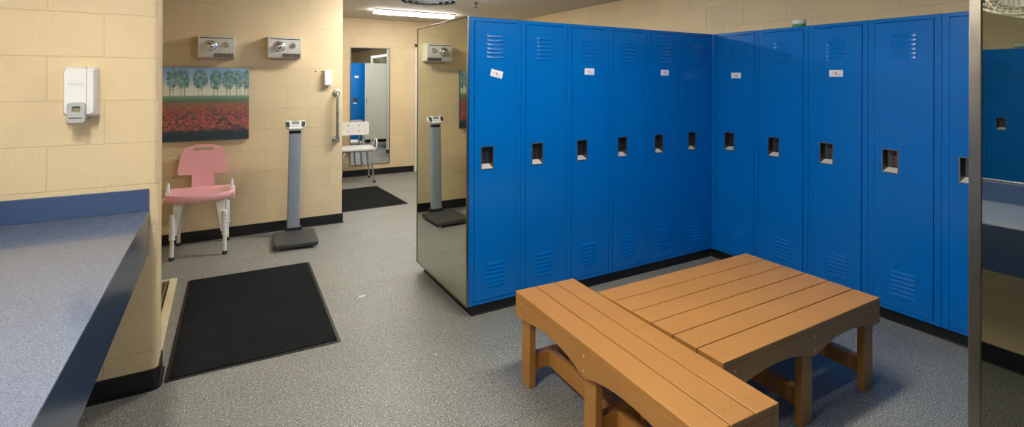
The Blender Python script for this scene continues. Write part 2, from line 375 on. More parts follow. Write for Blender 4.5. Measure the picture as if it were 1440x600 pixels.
# ------------------------------------------------------------ lockers
def locker_proto(w):
    t = thing('locker')
    x0, x1 = -w/2, w/2; g = 0.0006
    b = MB()
    st = 0.036
    b.box(x0+g, x0+0.002, 0.0, LD, HB, H); b.box(x1-0.002, x1-g, 0.0, LD, HB, H)
    b.box(x0+g, x1-g, LD-0.002, LD, HB, H); b.box(x0+g, x1-g, 0, LD, H-0.002, H); b.box(x0+g, x1-g, 0, LD, HB, HB+0.002)
    b.box(x0+g, x0+st, 0, 0.016, HB, H); b.box(x1-st, x1-g, 0, 0.016, HB, H)
    b.box(x0+st, x1-st, 0, 0.016, H-0.024, H); b.box(x0+st, x1-st, 0, 0.016, HB, HB+0.022)
    b.box(x0+st, x1-st, 0.30, 0.302, 1.58, 1.60)
    b.build('body', M['blue'], t, 0.0012, seg=1)
    # door with a pocket opening and pressed louvres
    dx0, dx1, dz0, dz1 = x0+0.0385, x1-0.0385, HB+0.0255, H-0.0275
    hx0, hx1, hz0, hz1 = dx0+0.046, dx0+0.132, 0.937, 1.080
    b = MB(); fy, by = -0.0035, 0.012
    for (a, c, e, f) in ((dx0, hx0, dz0, dz1), (hx1, dx1, dz0, dz1), (hx0, hx1, dz0, hz0), (hx0, hx1, hz1, dz1)):
        b.box(a, c, fy, by, e, f)
    bmesh.ops.remove_doubles(b.bm, verts=b.bm.verts, dist=1e-5)
    bad = [f for f in b.bm.faces if all(len(ed.link_faces) > 2 for ed in f.edges)]
    c0 = (dx0+dx1)/2; lw = 0.066
    for zt in (1.805, 0.335):
        for k in range(6):
            z = zt-0.0275*k; zb = z-0.021
            # rounded hood, open side down
            n = 8; prev = None
            rows = []
            for j in range(n+1):
                x = c0-lw+2*lw*j/n; e = min(1.0, math.sin(PI*(j+0.35)/(n+0.7))*2.2); d = 0.0062*e
                rows.append([(x, fy+0.0003, z), (x, fy-d*0.45, z-0.007), (x, fy-d*0.9, z-0.014), (x, fy-d, zb+0.0015*(1-e)), (x, fy+0.0003, zb+0.0015)])
            V = [[b.bm.verts.new(q) for q in r] for r in rows]
            for j in range(n):
                for i in range(4): b.bm.faces.new((V[j][i], V[j+1][i], V[j+1][i+1], V[j][i+1]))
            b.bm.faces.new(V[0]); b.bm.faces.new(V[-1][::-1])
    dr = b.build('door', M['blue'], t, 0.0, smooth=True)
    # recessed stainless pan
    dep = 0.034; b = MB()
    i0, i1, k0, k1 = hx0+0.006, hx1-0.006, hz0+0.006, hz1-0.006
    o0, o1, q0, q1 = hx0-0.003, hx1+0.003, hz0-0.003, hz1+0.003
    def quad(*v): b.bm.faces.new([b.bm.verts.new(p) for p in v])
    yy = fy-0.0022
    for (a, c, e, f) in ((o0, hx0+0.003, q0, q1), (hx1-0.003, o1, q0, q1), (hx0+0.003, hx1-0.003, q0, hz0+0.003), (hx0+0.003, hx1-0.003, hz1-0.003, q1)):
        b.box(a, c, yy, fy+0.002, e, f)
    quad((hx0+0.003, yy, hz0+0.003), (hx0+0.003, yy, hz1-0.003), (i0+0.008, dep, k1), (i0+0.008, dep, k0+0.022))
    quad((hx1-0.003, yy, hz0+0.003), (hx1-0.003, yy, hz1-0.003), (i1-0.004, dep, k1), (i1-0.004, dep, k0+0.022))
    quad((hx0+0.003, yy, hz1-0.003), (hx1-0.003, yy, hz1-0.003), (i1-0.004, dep, k1), (i0+0.008, dep, k1))
    quad((hx0+0.003, yy, hz0+0.003), (hx1-0.003, yy, hz0+0.003), (i1-0.004, dep, k0+0.022), (i0+0.008, dep, k0+0.022))
    quad((i0+0.008, dep, k1), (i1-0.004, dep, k1), (i1-0.004, dep, k0+0.022), (i0+0.008, dep, k0+0.022))
    for f in b.bm.faces:
        c_ = f.calc_center_median()
        if c_.y > fy+0.002 and len(f.verts) == 4 and c_.z > k0+0.03: f.material_index = 1
        elif c_.y < fy+0.002: f.material_index = 2
    b.build('handle_pan', [M['pansill'], M['pan'], M['panrim']], dr)  # lit sill and shaded recess set by material tone
    xm = (hx0+hx1)/2; b = MB()
    b.prism([(xm-0.016, k1-0.006), (xm+0.018, k1-0.006), (xm+0.010, k1-0.034), (xm-0.004, k1-0.034)], dep-0.014, dep-0.002, 'y'); b.mi = 0
    for k, zz in enumerate((k1-0.056, k1-0.078, k1-0.100)):
        b.lathe([(0, -0.006), (0.005, -0.006), (0.0062, -0.001), (0.0062, 0.004), (0, 0.004)], 14, T=Tr(xm+0.004, dep-0.001, zz) @ Rx(PI/2) @ Rx(PI))
    b.build('latch', M['sprink'], dr, smooth=True)
    return t, dr
def card_mb(cx, cz, tilt):
    T = Tr(cx, -0.0042, cz) @ Ry(tilt)
    b = MB(); b.box(-0.044, 0.044, -0.0006, 0.0006, -0.023, 0.023, T)
    b.mi = 1; b.box(-0.026, -0.012, -0.0010, -0.0005, -0.004, 0.008, T); b.box(0.006, 0.034, -0.0010, -0.0005, -0.012, -0.004, T)
    b.mi = 2; b.prism([(-0.005, -0.008), (-0.002, 0.010), (0.002, 0.010), (0.006, -0.008), (0.002, -0.008), (0.0005, 0.004), (-0.001, -0.008)], -0.0010, -0.0005, 'y', T)
    b.box(-0.034, 0.034, -0.0010, -0.0005, -0.0175, -0.0165, T)
    return b
CARDM = [M['card'], M['cardpink'], M['ink']]
def add_card(lk, cx=0.002, cz=1.572, tilt=0.0):
    dr = [c for c in kids(lk) if c.name.startswith('door')][0]
    o = card_mb(cx, cz, tilt).build('name_card', CARDM, dr); o['label'] = 'small white card stuck on the door' + (', tilted' if tilt else '')
def row(proto, n, start, step, rz, labels, group, first=False, cards=()):
    for i in range(n):
        o = proto if (first and i == 0) else copy_tree(proto)
        o.location = (start[0]+step[0]*i, start[1]+step[1]*i, 0); o.rotation_euler = (0, 0, rz)
        tag(o, labels[i] if i < len(labels) else labels[-1], 'locker', group)
        ROWS.append(o)
ROWS = []
WA, WB = 0.3814, 0.3868
pA, _ = locker_proto(WA)
seed = copy_tree(pA)   # second run of copies starts from a clean locker
row(pA, 6, (XA+WA/2, YA), (WA, 0), 0, [
    'blue locker at the mirror-clad end of the row, with a tilted white card',
    'second blue locker from the mirror-clad end, no card on its door',
    'third blue locker from the mirror-clad end, straight white card on its door',
    'blue locker without a card between two carded lockers in the left row',
    'fifth blue locker from the mirror-clad end, white card, next to the corner locker',
    'last blue locker of the left row, in the inner corner, no card'], 'blue lockers in the left row', True)
rowA = list(ROWS); ROWS.clear()
add_card(rowA[0], 0.003, 1.548, math.radians(13)); add_card(rowA[2], 0.001); add_card(rowA[4], 0.0)
seed2 = copy_tree(seed)
row(seed2, 6, (XA+WA/2, YA+2*LD+0.004), (WA, 0), PI, [
    'blue locker on the rear side of the left row, nearest the mirrored end',
    'blue locker on the rear side of the left row, second from the mirrored end',
    'blue locker on the rear side of the left row, third from the mirrored end',
    'rear-side blue locker with a white card, seen in the far mirror',
    'rear-side blue locker without a card, next to the one at the wall end',
    'blue locker on the rear side of the left row, at the right-hand wall end'], 'blue lockers behind the left row', True)
rowR = list(ROWS); ROWS.clear()
add_card(rowR[3], -0.10)
pB, _ = locker_proto(WB)
YB0 = YA-0.042
row(pB, 6, (XB, YB0-WB/2), (0, -WB), -PI/2, [
    'first blue locker of the right row, beside the inner corner, white card on its door',
    'second blue locker of the right row, no card, small tub standing on top',
    'third blue locker of the right row, white card on its wide door',
    'fourth blue locker of the right row, no card, behind the end of the bench',
    'fifth blue locker of the right row, partly hidden by the steel-framed mirror',
    'blue locker beyond the fifth, hidden behind the steel-framed mirror'], 'blue lockers in the right row', True)
rowB = list(ROWS); ROWS.clear()
add_card(rowB[0], -0.005, 1.553); add_card(rowB[2], -0.004, 1.563)
# corner filler strip, and black plinths
tag(MB().box(XA+6*WA+0.0002, XB+0.06, YB0+0.0006, YA-0.0003, HB-0.0006, H).build('corner_filler', M['blue'], None), 'narrow blue steel filler strip in the corner between the two locker rows', 'filler strip')
for (a, c, e, f, lab) in ((XA+0.04, XB+0.02, YA+0.03, YA+2*LD-0.03, 'black plinth under the left row of lockers'),
                          (XB+0.03, XR-0.02, YB0-6*WB+0.01, YA+0.028, 'black plinth under the right row of lockers')):
    b = MB().box(a, c, e, f, 0, HB-0.0008); b.box(a-0.008, c, e-0.008, f, 0, 0.008)
    tag(b.build('locker_plinth', M['black'], None, 0.002), lab, 'plinth', 'locker plinths')
# lockers behind the right mirror
YC = 0.436
row(seed, 6, (1.357+WA/2, YC-0.004), (WA, 0), PI, [
    'blue locker behind the steel-framed mirror at the right edge, nearest the mirror',
    'blue locker behind the right-edge mirror, second along from the mirror',
    'blue locker behind the right-edge mirror, third along from the mirror',
    'blue locker behind the right-edge mirror, third back from the block wall',
    'blue locker behind the right-edge mirror, second back from the block wall',
    'blue locker behind the right-edge mirror, beside the block wall'], 'blue lockers behind the right mirror', True)
rowC = list(ROWS); ROWS.clear()
for i in range(2):
    q = copy_tree(rowC[0]); q.location = (1.357+WA*(i+0.5), YC-2*LD-0.008, 0); q.rotation_euler = (0, 0, 0)
    tag(q, 'blue locker on the rear side behind the right mirror' + (', next to the mirror' if i == 0 else ', away from the mirror'), 'locker', 'blue lockers behind the right mirror')
tag(MB().box(1.40, 1.357+6*WA, YC-2*LD+0.03, YC-0.03, 0, HB-0.0008).build('locker_plinth', M['black'], None, 0.002), 'black plinth under the lockers behind the right mirror', 'plinth', 'locker plinths')

# tub on the right row
t = thing('plastic_tub', (3.735, 2.205, H), 0, 'small white tub with a green label standing on top of the right lockers', 'tub')
MB().lathe([(0, 0.0005), (0.040, 0.0005), (0.043, 0.006), (0.045, 0.046), (0.040, 0.046), (0.038, 0.008), (0, 0.006)], 28).build('tub_body', M['tubwhite'], t, smooth=True)
MB().lathe([(0.0438, 0.006), (0.0446, 0.007), (0.0456, 0.026), (0.0446, 0.027)], 28).build('label_band', M['tubgreen'], t, smooth=True)
MB().lathe([(0, 0.0465), (0.047, 0.0465), (0.048, 0.048), (0.048, 0.056), (0.046, 0.058), (0, 0.058)], 28).build('lid', M['tubwhite'], t, smooth=True)

# ------------------------------------------------------------ mirrors on the locker ends
def end_mirror(x, y0, y1, label, frame, z0=HB-0.002, z1=H+0.004, fw=0.010):
    t = thing('framed_mirror', (x, (y0+y1)/2, 0), 0, label, 'mirror'); h = (y1-y0)/2
    MB().box(-0.010, -0.0005, -h+fw*0.6, h-fw*0.6, z0+fw*0.6, z1-fw*0.6).build('mirror_glass', M['mirror'], t)
    b = MB()
    b.box(-0.014, 0.0, -h, -h+fw, z0, z1); b.box(-0.014, 0.0, h-fw, h, z0, z1)
    b.box(-0.014, 0.0, -h+fw, h-fw, z1-fw, z1); b.box(-0.014, 0.0, -h+fw, h-fw, z0, z0+fw)
    b.build('frame', frame, t, 0.0015)
    return t
end_mirror(XA-0.0008, YA-0.001, YA+2*LD+0.005, 'tall steel-edged mirror covering the open end of the left locker row', M['framesteel'])
end_mirror(1.3555, YC-2*LD-0.01, YC+0.001, 'tall mirror with a wide steel frame at the right edge of the view', M['framesteel'], fw=0.020)

# ------------------------------------------------------------ counter with splashbacks
XC, HC = -0.2976, 0.871
t = thing('counter', (0, 0, 0), 0, 'long blue-grey speckled counter running from the left foreground to the cream wall', 'counter')
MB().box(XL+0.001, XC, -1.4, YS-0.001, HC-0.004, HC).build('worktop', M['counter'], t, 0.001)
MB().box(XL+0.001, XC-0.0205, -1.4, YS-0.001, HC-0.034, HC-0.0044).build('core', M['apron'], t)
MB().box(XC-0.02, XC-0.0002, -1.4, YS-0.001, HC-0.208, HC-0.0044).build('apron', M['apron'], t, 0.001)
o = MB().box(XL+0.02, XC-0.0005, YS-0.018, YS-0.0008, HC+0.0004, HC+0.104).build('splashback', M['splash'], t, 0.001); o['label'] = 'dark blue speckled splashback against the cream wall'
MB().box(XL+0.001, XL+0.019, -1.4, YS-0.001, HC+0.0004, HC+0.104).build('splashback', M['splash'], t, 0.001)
for y in (-0.6, 0.72, 2.0):
    MB().prism([(XL+0.001, HC-0.033), (XC-0.10, HC-0.033), (XC-0.10, HC-0.10), (XL+0.10, HC-0.50), (XL+0.001, HC-0.50)], y, y+0.03, 'y').build('bracket', M['apron'], t, 0.002)
t = thing('wall_mirror', (XL, 0.8, 0), 0, 'wide wall mirror above the counter, seen only in the right mirror', 'mirror')
MB().box(0.001, 0.006, -2.1, 2.19, HC+0.115, 1.96).build('mirror_glass', M['mirrorfar'], t)
b = MB().box(0.0005, 0.012, -2.1, 2.19, HC+0.106, HC+0.116); b.box(0.0005, 0.009, -2.1, 2.19, 1.96, 1.968); b.build('channel', M['steel'], t, 0.001)

# wall fan over the counter mirror (seen in the right mirror)
t = thing('wall_fan', (XL, 0.93, 2.06), 0, 'white caged wall fan above the counter, seen in the right mirror', 'fan')
Tf = Tr(0.20, 0, 0.03) @ Ry(math.radians(12)) @ Ry(PI/2)
b = MB(); RF = 0.25
for k in range(60):
    a = 2*PI*k/60; c_, s_ = math.cos(a), math.sin(a)
    prof = [(0.05, 0.07), (0.12, 0.066), (0.20, 0.05), (0.24, 0.025), (RF, 0.0), (0.24, -0.03), (0.19, -0.055), (0.07, -0.07)]
    b.tube([(r*c_, r*s_, z) for r, z in prof], 0.0016, 4, T=Tf)
for r, z, w in ((0.05, 0.07, 0.004), (0.15, 0.062, 0.002), (0.21, 0.046, 0.002), (0.235, 0.03, 0.002), (RF, 0, 0.006), (0.235, -0.035, 0.002), (0.19, -0.055, 0.002), (0.07, -0.07, 0.004)):
    b.tube([(r*math.cos(2*PI*k/40), r*math.sin(2*PI*k/40), z) for k in range(40)], w, 6, closed=True, T=Tf)
b.lathe([(0, 0.066), (0.048, 0.066), (0.048, 0.072), (0, 0.075)], 24, T=Tf)
b.build('cage', M['fanwire'], t, smooth=True)
b = MB(); b.lathe([(0, 0.03), (0.03, 0.028), (0.035, -0.02), (0, -0.02)], 20, T=Tf)
for k in range(3):
    Tb = Tf @ Rz(2*PI*k/3) @ Rx(math.radians(24))
    b.prism([(0.02, -0.03), (0.10, -0.07), (0.20, -0.075), (0.215, 0.0), (0.19, 0.06), (0.10, 0.045), (0.02, 0.025)], -0.0015, 0.0015, 'z', Tb)
b.build('blades', M['fanblade'], t, smooth=True)
b = MB(); b.lathe([(0, -0.07), (0.06, -0.07), (0.07, -0.09), (0.06, -0.13), (0, -0.135)], 24, T=Tf); b.build('motor_housing', M['white'], t, smooth=True)
b = MB(); b.box(0.0005, 0.02, -0.05, 0.05, -0.05, 0.12); b.tube([(0.018, 0, 0.05), (0.06, 0, 0.055), (0.10, 0, 0.05)], 0.016, 10); b.build('bracket', M['white'], t, 0.003)

# ------------------------------------------------------------ soap dispenser on the near wall
t = thing('soap_dispenser', (-0.545, YS, 1.445), 0, 'white wall soap dispenser with grey push bar above the counter', 'soap dispenser')
b = MB(); pts = rrect(-0.058, 0.058, -0.112, 0.115, 0.016, 5)
n = len(pts); rings = []
for (y, sc) in ((-0.0008, 1.0), (-0.06, 0.99), (-0.088, 0.95), (-0.10, 0.86)):
    rings.append([b.bm.verts.new((p[0]*sc, y, p[1]*sc)) for p in pts])
for A, B in zip(rings, rings[1:]):
    for i in range(n): b.bm.faces.new((A[i], A[(i+1) % n], B[(i+1) % n], B[i]))
b.bm.faces.new(rings[0]); b.bm.faces.new(rings[-1])
b.build('case', M['white'], t, smooth=True)
MB().box(0.026, 0.0275, -0.1035, -0.02, -0.11, 0.112).build('seam', M['greyplastic'], t)
b = MB(); pts = rrect(-0.036, 0.026, -0.135, -0.045, 0.014, 4)
inner = rrect(-0.019, 0.010, -0.086, -0.062, 0.005, 4)
A = [b.bm.verts.new((p[0], -0.126, p[1])) for p in pts]; B = [b.bm.verts.new((p[0], -0.085, p[1])) for p in pts]
C = [b.bm.verts.new((p[0], -0.126, p[1])) for p in inner]; D = [b.bm.verts.new((p[0], -0.112, p[1])) for p in inner]
n = len(pts)
for i in range(n):
    j = (i+1) % n
    b.bm.faces.new((A[i], A[j], B[j], B[i])); b.bm.faces.new((A[i], A[j], C[j], C[i])); b.bm.faces.new((C[i], C[j], D[j], D[i]))
b.bm.faces.new(B); b.bm.faces.new(D)
pb = b.build('push_bar', M['greyplastic'], t, 0.002)
MB().prism(rrect(-0.019, 0.010, -0.086, -0.062, 0.004, 4), -0.114, -0.1105, 'y').build('window', plain('soap_window', (150, 142, 108), 0.15), pb)
MB().box(-0.028, 0.018, -0.1275, -0.124, -0.114, -0.111).build('groove', M['rubber'], pb)
def text(body, size, T, mat, parent, name, ext=0.0006, spacing=1.0):
    cu = bpy.data.curves.new(name, 'FONT'); cu.body = body; cu.size = size; cu.extrude = ext; cu.align_x = 'CENTER'; cu.align_y = 'CENTER'; cu.space_character = spacing
    tmp = bpy.data.objects.new('tmp', cu); COL.objects.link(tmp)
    me = bpy.data.meshes.new_from_object(tmp.evaluated_get(bpy.context.evaluated_depsgraph_get())); bpy.data.objects.remove(tmp)
    me.transform(T); me.materials.clear(); me.materials.append(mat)
    o = bpy.data.objects.new(name, me); COL.objects.link(o); o.parent = parent; return o
text('STOKO', 0.013, Tr(-0.010, -0.1005, 0.034) @ Rx(PI/2), M['greyplastic'], t, 'lettering', 0.001, 1.35)

# ------------------------------------------------------------ hand dryers
def dryer(x0, x1, z0, z1, label):
    w = x1-x0; h = z1-z0; D = 0.155
    t = thing('hand_dryer', ((x0+x1)/2, YW, z0), 0, label, 'hand dryer', 'hand dryers on the back wall')
    b = MB().prism([(-0.0008, h), (-D*0.80, h), (-D, h-0.018), (-D, 0.045), (-D*0.82, 0.0), (-0.0008, 0.0)], -w/2, w/2, 'x')
    bd = b.build('case', M['cream'], t, 0.006, seg=3)
    MB().box(-w/2+0.018, w/2-0.018, -D-0.0008, -D+0.004, h-0.032, h-0.024).build('air_slot', M['dark'], t)
    # round nozzle, lower front, left
    b = MB().lathe([(0, 0.045), (0.012, 0.045), (0.030, 0.036), (0.040, 0.020), (0.044, 0.004), (0.050, 0.002), (0.052, 0.0), (0, 0.0)], 32, T=Tr(-w*0.17, -D-0.0006, 0.108) @ Rx(PI/2))
    b.build('nozzle', M['chrome'], t, smooth=True)
    b = MB().lathe([(0, 0.016), (0.014, 0.016), (0.019, 0.010), (0.020, 0.004), (0.026, 0.002), (0.026, 0), (0, 0)], 28, T=Tr(w*0.24, -D-0.0006, 0.120) @ Rx(PI/2))
    b.build('push_button', M['chrome'], t, smooth=True)
    b = MB()
    for k in range(16):
        x = -w*0.06+k*(w*0.5/15); b.prism([(-D-0.0008, 0.041), (-D*0.84-0.0008, 0.004), (-D*0.84+0.008, 0.004), (-D+0.008, 0.041)], x-0.0026, x+0.0026, 'x')
    T = None
    b.build('vent_slots', M['rubber'], t)
    return t
dryer(-0.181, 0.116, 1.702, 1.911, 'left cream hand dryer with chrome nozzle, above the tree painting')
dryer(0.390, 0.695, 1.716, 1.925, 'right cream hand dryer with chrome nozzle, above the upright scale')

# ------------------------------------------------------------ painting
PX0, PX1, PZ0, PZ1 = -0.452, 0.236, 0.935, 1.612
t = thing('canvas_painting', ((PX0+PX1)/2, YW, PZ0), 0, 'square canvas painting of green trees over a red flower field', 'painting')
w, h = PX1-PX0, PZ1-PZ0
MB().box(-w/2, w/2, -0.030, -0.0008, 0, h).build('stretcher', plain('canvas_edge', (38, 48, 52), 0.7), t, 0.002)
nx, ny = 260, 250
rs = np.random.RandomState(5)
u, v = np.meshgrid(np.linspace(0, 1, nx), np.linspace(0, 1, ny))
def lerp(a, b, f): return a+(b-a)*np.clip(f, 0, 1)[..., None]
def vnoise(sx, sy, seed):
    r = np.random.RandomState(seed); g = r.rand(sy+2, sx+2)
    X = u*sx; Y_ = v*sy; xi = X.astype(int); yi = Y_.astype(int); fx = X-xi; fyy = Y_-yi; fx = fx*fx*(3-2*fx); fyy = fyy*fyy*(3-2*fyy)
    return (g[yi, xi]*(1-fx)+g[yi, xi+1]*fx)*(1-fyy)+(g[yi+1, xi]*(1-fx)+g[yi+1, xi+1]*fx)*fyy
A_ = lambda *c: np.array(c, float)
img = np.zeros((ny, nx, 3))+A_(120, 160, 196)
img = lerp(img, A_(206, 208, 186), (0.93-v)/0.22)
img = lerp(img, A_(214, 214, 190), (0.75-v)/0.12)
img = lerp(img, A_(106, 146, 122), (0.625-v)/0.02)
img = lerp(img, A_(74, 104, 84), (0.60-v)/0.06)
rows_ = vnoise(14, 60, 31)*0.5+vnoise(50, 110, 32)*0.5
red = vnoise(90, 130, 1)*0.45+vnoise(40, 90, 2)*0.25+rows_*0.30
far = np.clip((v-0.36)/0.17, 0, 1)
fieldc = lerp(np.zeros((ny, nx, 3))+A_(66, 60, 56), A_(166, 74, 64), (red-0.40)/0.18)
fieldc = fieldc*(1-far[..., None])+lerp(np.zeros((ny, nx, 3))+A_(122, 86, 70), A_(168, 98, 76), (red-0.35)/0.3)*far[..., None]
mask = np.clip((0.555-v)/0.07, 0, 1)
img = img+(fieldc-img)*mask[..., None]
spots = vnoise(110, 120, 3)*0.5+vnoise(170, 160, 9)*0.5
img = lerp(img, A_(204, 96, 94), (((spots-0.55)/0.05).clip(0, 1))*np.clip((0.46-v)/0.2, 0, 1)*np.clip((v-0.11)/0.06, 0, 1)*0.9)
drk = vnoise(26, 44, 41)*0.6+vnoise(80, 90, 42)*0.4
img = lerp(img, A_(44, 54, 54), ((drk-0.56)/0.08).clip(0, 1)*np.clip((0.42-v)/0.12, 0, 1)*0.75)
img = lerp(img, A_(26, 44, 54), (0.13+0.06*vnoise(30, 4, 4)-v)/0.05)
tx = [0.10, 0.22, 0.42, 0.60, 0.75, 0.87, 0.97]; tw = [0.066, 0.088, 0.092, 0.074, 0.080, 0.060, 0.050]
for k, (cx, cw) in enumerate(zip(tx, tw)):
    for dx in (-0.022, 0.02):
        m_ = (np.abs(u-cx-dx) < 0.0035)*(v > 0.61)*(v < 0.80); img = lerp(img, A_(84, 108, 94), m_*0.85)
    rgh = vnoise(46, 46, 10+k)*0.6+vnoise(90, 90, 20+k)*0.4
    d = ((u-cx)/cw)**2+((v-0.84)/0.145)**2+(rgh-0.5)*1.1
    img = lerp(img, A_(84, 124, 120), ((1.05-d)/0.45).clip(0, 1)*0.82)
    img = lerp(img, A_(140, 172, 166), ((0.95-d)/0.3).clip(0, 1)*((rgh-0.54)/0.1).clip(0, 1)*0.6); img = lerp(img, A_(52, 92, 92), ((0.8-d)/0.3).clip(0, 1)*((0.42-rgh)/0.1).clip(0, 1)*0.6)
img = np.clip(lerp(img, A_(128, 124, 116), np.full_like(u, 0.14))*1.12, 0, 255)
me = bpy.data.meshes.new('picture')
verts = [((PX0-PX0)-w/2+w*uu, -0.0312, h*vv) for vv in np.linspace(0, 1, ny) for uu in np.linspace(0, 1, nx)]
faces = [(j*nx+i, j*nx+i+1, (j+1)*nx+i+1, (j+1)*nx+i) for j in range(ny-1) for i in range(nx-1)]
me.from_pydata(verts, [], faces)
ca = me.color_attributes.new('paint', 'FLOAT_COLOR', 'POINT')
s_ = img.reshape(-1, 3)/255; l_ = np.where(s_ <= 0.04045, s_/12.92, ((s_+0.055)/1.055)**2.4)
ca.data.foreach_set('color', np.concatenate([l_, np.ones((len(l_), 1))], 1).astype(np.float32).ravel())
mp_, nt, b_ = newmat('painted_canvas'); a = N(nt, 'ShaderNodeVertexColor', layer_name='paint'); nt.links.new(a.outputs[0], b_.inputs['Base Color']); b_.inputs['Roughness'].default_value = 0.5
bump(nt, b_, noise(nt, pos(nt, True), 300, 2), 0.2, 0.001)
me.materials.append(mp_); po = bpy.data.objects.new('picture', me); COL.objects.link(po); po.parent = t

# ------------------------------------------------------------ white wall unit, screw holes, grab bar
t = thing('air_freshener', (0.958, YW, 1.525), 0, 'small white wall air freshener right of the hand dryers', 'air freshener')
T = Ry(math.radians(-3))
b = MB().prism([(-0.036, -0.078), (0.036, -0.078), (0.034, 0.078), (-0.028, 0.078)], -0.055, -0.0008, 'y', T); b.build('case', M['white'], t, 0.006, seg=3)
MB().lathe([(0, 0), (0.008, 0), (0.010, -0.012), (0.006, -0.026), (0, -0.026)], 16, T=Tr(0.0, -0.03, -0.078)).build('nozzle', M['chrome'], t, smooth=True)
for x in (0.848, 0.905):
    tag(MB().lathe([(0, 0.004), (0.006, 0.003), (0.007, 0.0), (0, 0.0)], 12, T=Tr(x, YW-0.0005, 1.590) @ Rx(PI/2)).build('wall_plug', M['sprink'], None, smooth=True),
        'dark wall plug, ' + ('left' if x < 0.9 else 'right') + ' of the two beside the white air freshener', 'wall plug', 'wall plugs')
t = thing('grab_bar', (1.052, YW, 1.12), 0, 'vertical stainless grab bar near the corner of the back wall', 'grab bar')
zt, zb_ = 0.245, -0.240; pts = []
for k in range(7): a = PI/2*k/6; pts.append((0, -0.001-0.035-0.03*math.sin(a), zt-0.03+0.03*math.cos(a)))
pts = [(0, -0.001, zt)]+pts
pl = [(0, p[1], -p[2]+(zt+zb_)) for p in pts][::-1]
MB().tube(pts+pl, 0.016, 14).build('bar', M['steel'], t, smooth=True)
for z in (zt, zb_):
    MB().lathe([(0, 0.012), (0.030, 0.011), (0.038, 0.006), (0.040, 0), (0, 0)], 28, T=Tr(0, -0.0006, z) @ Rx(PI/2)).build('flange', M['steel'], t, smooth=True)

# ------------------------------------------------------------ far mirror
t = thing('wall_mirror', (2.048, YF, 0.17), 0, 'tall narrow mirror on the far wall behind the white shower chair', 'mirror')
MB().box(-0.306, 0.306, -0.010, -0.0006, 0.006, 1.836).build('mirror_glass', M['mirrorfar'], t)
b = MB()
for q in ((-0.313, -0.302, 0, 1.842), (0.302, 0.313, 0, 1.842), (-0.302, 0.302, 0, 0.010), (-0.302, 0.302, 1.832, 1.842)):
    b.box(q[0], q[1], -0.014, -0.0004, q[2], q[3])
b.build('frame', M['framesteel'], t, 0.002)

# partition and curtain in the rear aisle (seen in the far mirror)
t = thing('stall_partition', (2.78, 5.76, 0), 0, 'pale stall partition with post and top rail, seen in the far mirror', 'partition')
MB().box(-0.26, 0.18, -0.013, 0.013, 0.30, 1.84).build('panel', M['partition'], t, 0.003)
MB().box(0.183, 0.263, -0.016, 0.016, 0.0, 2.14).build('post', M['partition'], t, 0.003)
MB().box(0.19, 0.215, -1.28, -0.017, 1.99, 2.045).build('rail', M['partition'], t, 0.003)
MB().box(0.19, 0.23, -1.31, -1.282, 0.0, 2.05).build('post', M['partition'], t, 0.003)
MB().box(0.20, 0.222, -1.28, -0.017, 0.30, 1.84).build('panel', M['partition'], t, 0.003)
b = MB(); b.tube([(-0.235, 0.0135, 1.02), (-0.235, 0.04, 1.03), (-0.235, 0.04, 1.13), (-0.235, 0.0135, 1.14)], 0.006, 8); b.build('handle', M['steel'], t, smooth=True)
MB().box(0.178, 0.268, -0.02, 0.02, 0.0005, 0.07).build('foot_shoe', M['rubber'], t, 0.002)
b = MB(); npt = 60; A = []; B = []
for k in range(npt+1):
    x = 0.27*k/npt; y = 0.022*math.sin(k*0.8)
    A.append(b.bm.verts.new((x, y, 0))); B.append(b.bm.verts.new((x, y*0.8, 1.675)))
for k in range(npt): b.bm.faces.new((A[k], A[k+1], B[k+1], B[k]))
o = b.build('shower_curtain', M['curtain'], None, smooth=True); o.location = (3.02, 4.42, 0.34)
s = o.modifiers.new('thick', 'SOLIDIFY'); s.thickness = 0.002
tag(o, 'cream shower curtain at the back of the pale stall, seen in the far mirror', 'curtain')
tag(MB().tube([(3.012, 4.42, 2.03), (XR-0.002, 4.42, 2.03)], 0.011, 10).build('curtain_rod', M['steel'], None, smooth=True), 'steel rod carrying the cream shower curtain', 'curtain rod')

# ------------------------------------------------------------ white shower chair by the far mirror
t = thing('white_shower_chair', (1.735, 7.66, 0), math.radians(-4), 'white plastic shower chair with metal legs before the far wall mirror', 'chair')
b = MB(); b.prism(rrect(-0.25, 0.25, -0.20, 0.20, 0.05, 5), 0.475, 0.51); b.build('seat', M['white'], t, 0.006)
b = MB(); b.prism(rrect(-0.23, 0.23, 0.665, 0.865, 0.03, 5), 0.19, 0.215, 'y'); b.build('backrest', M['white'], t, 0.005)
for x in (-0.08, 0.08):
    for z in (0.72, 0.81): MB().lathe([(0, 0.003), (0.008, 0.003), (0.009, 0), (0, 0)], 10, T=Tr(x, 0.1895, z) @ Rx(PI/2)).build('screw', M['rubber'], t)
for x in (-0.16, 0.16):
    MB().tube([(x, 0.17, 0.46), (x, 0.226, 0.48), (x, 0.229, 0.60), (x, 0.229, 0.84)], 0.011, 10).build('back_post', M['alu'], t, smooth=True)
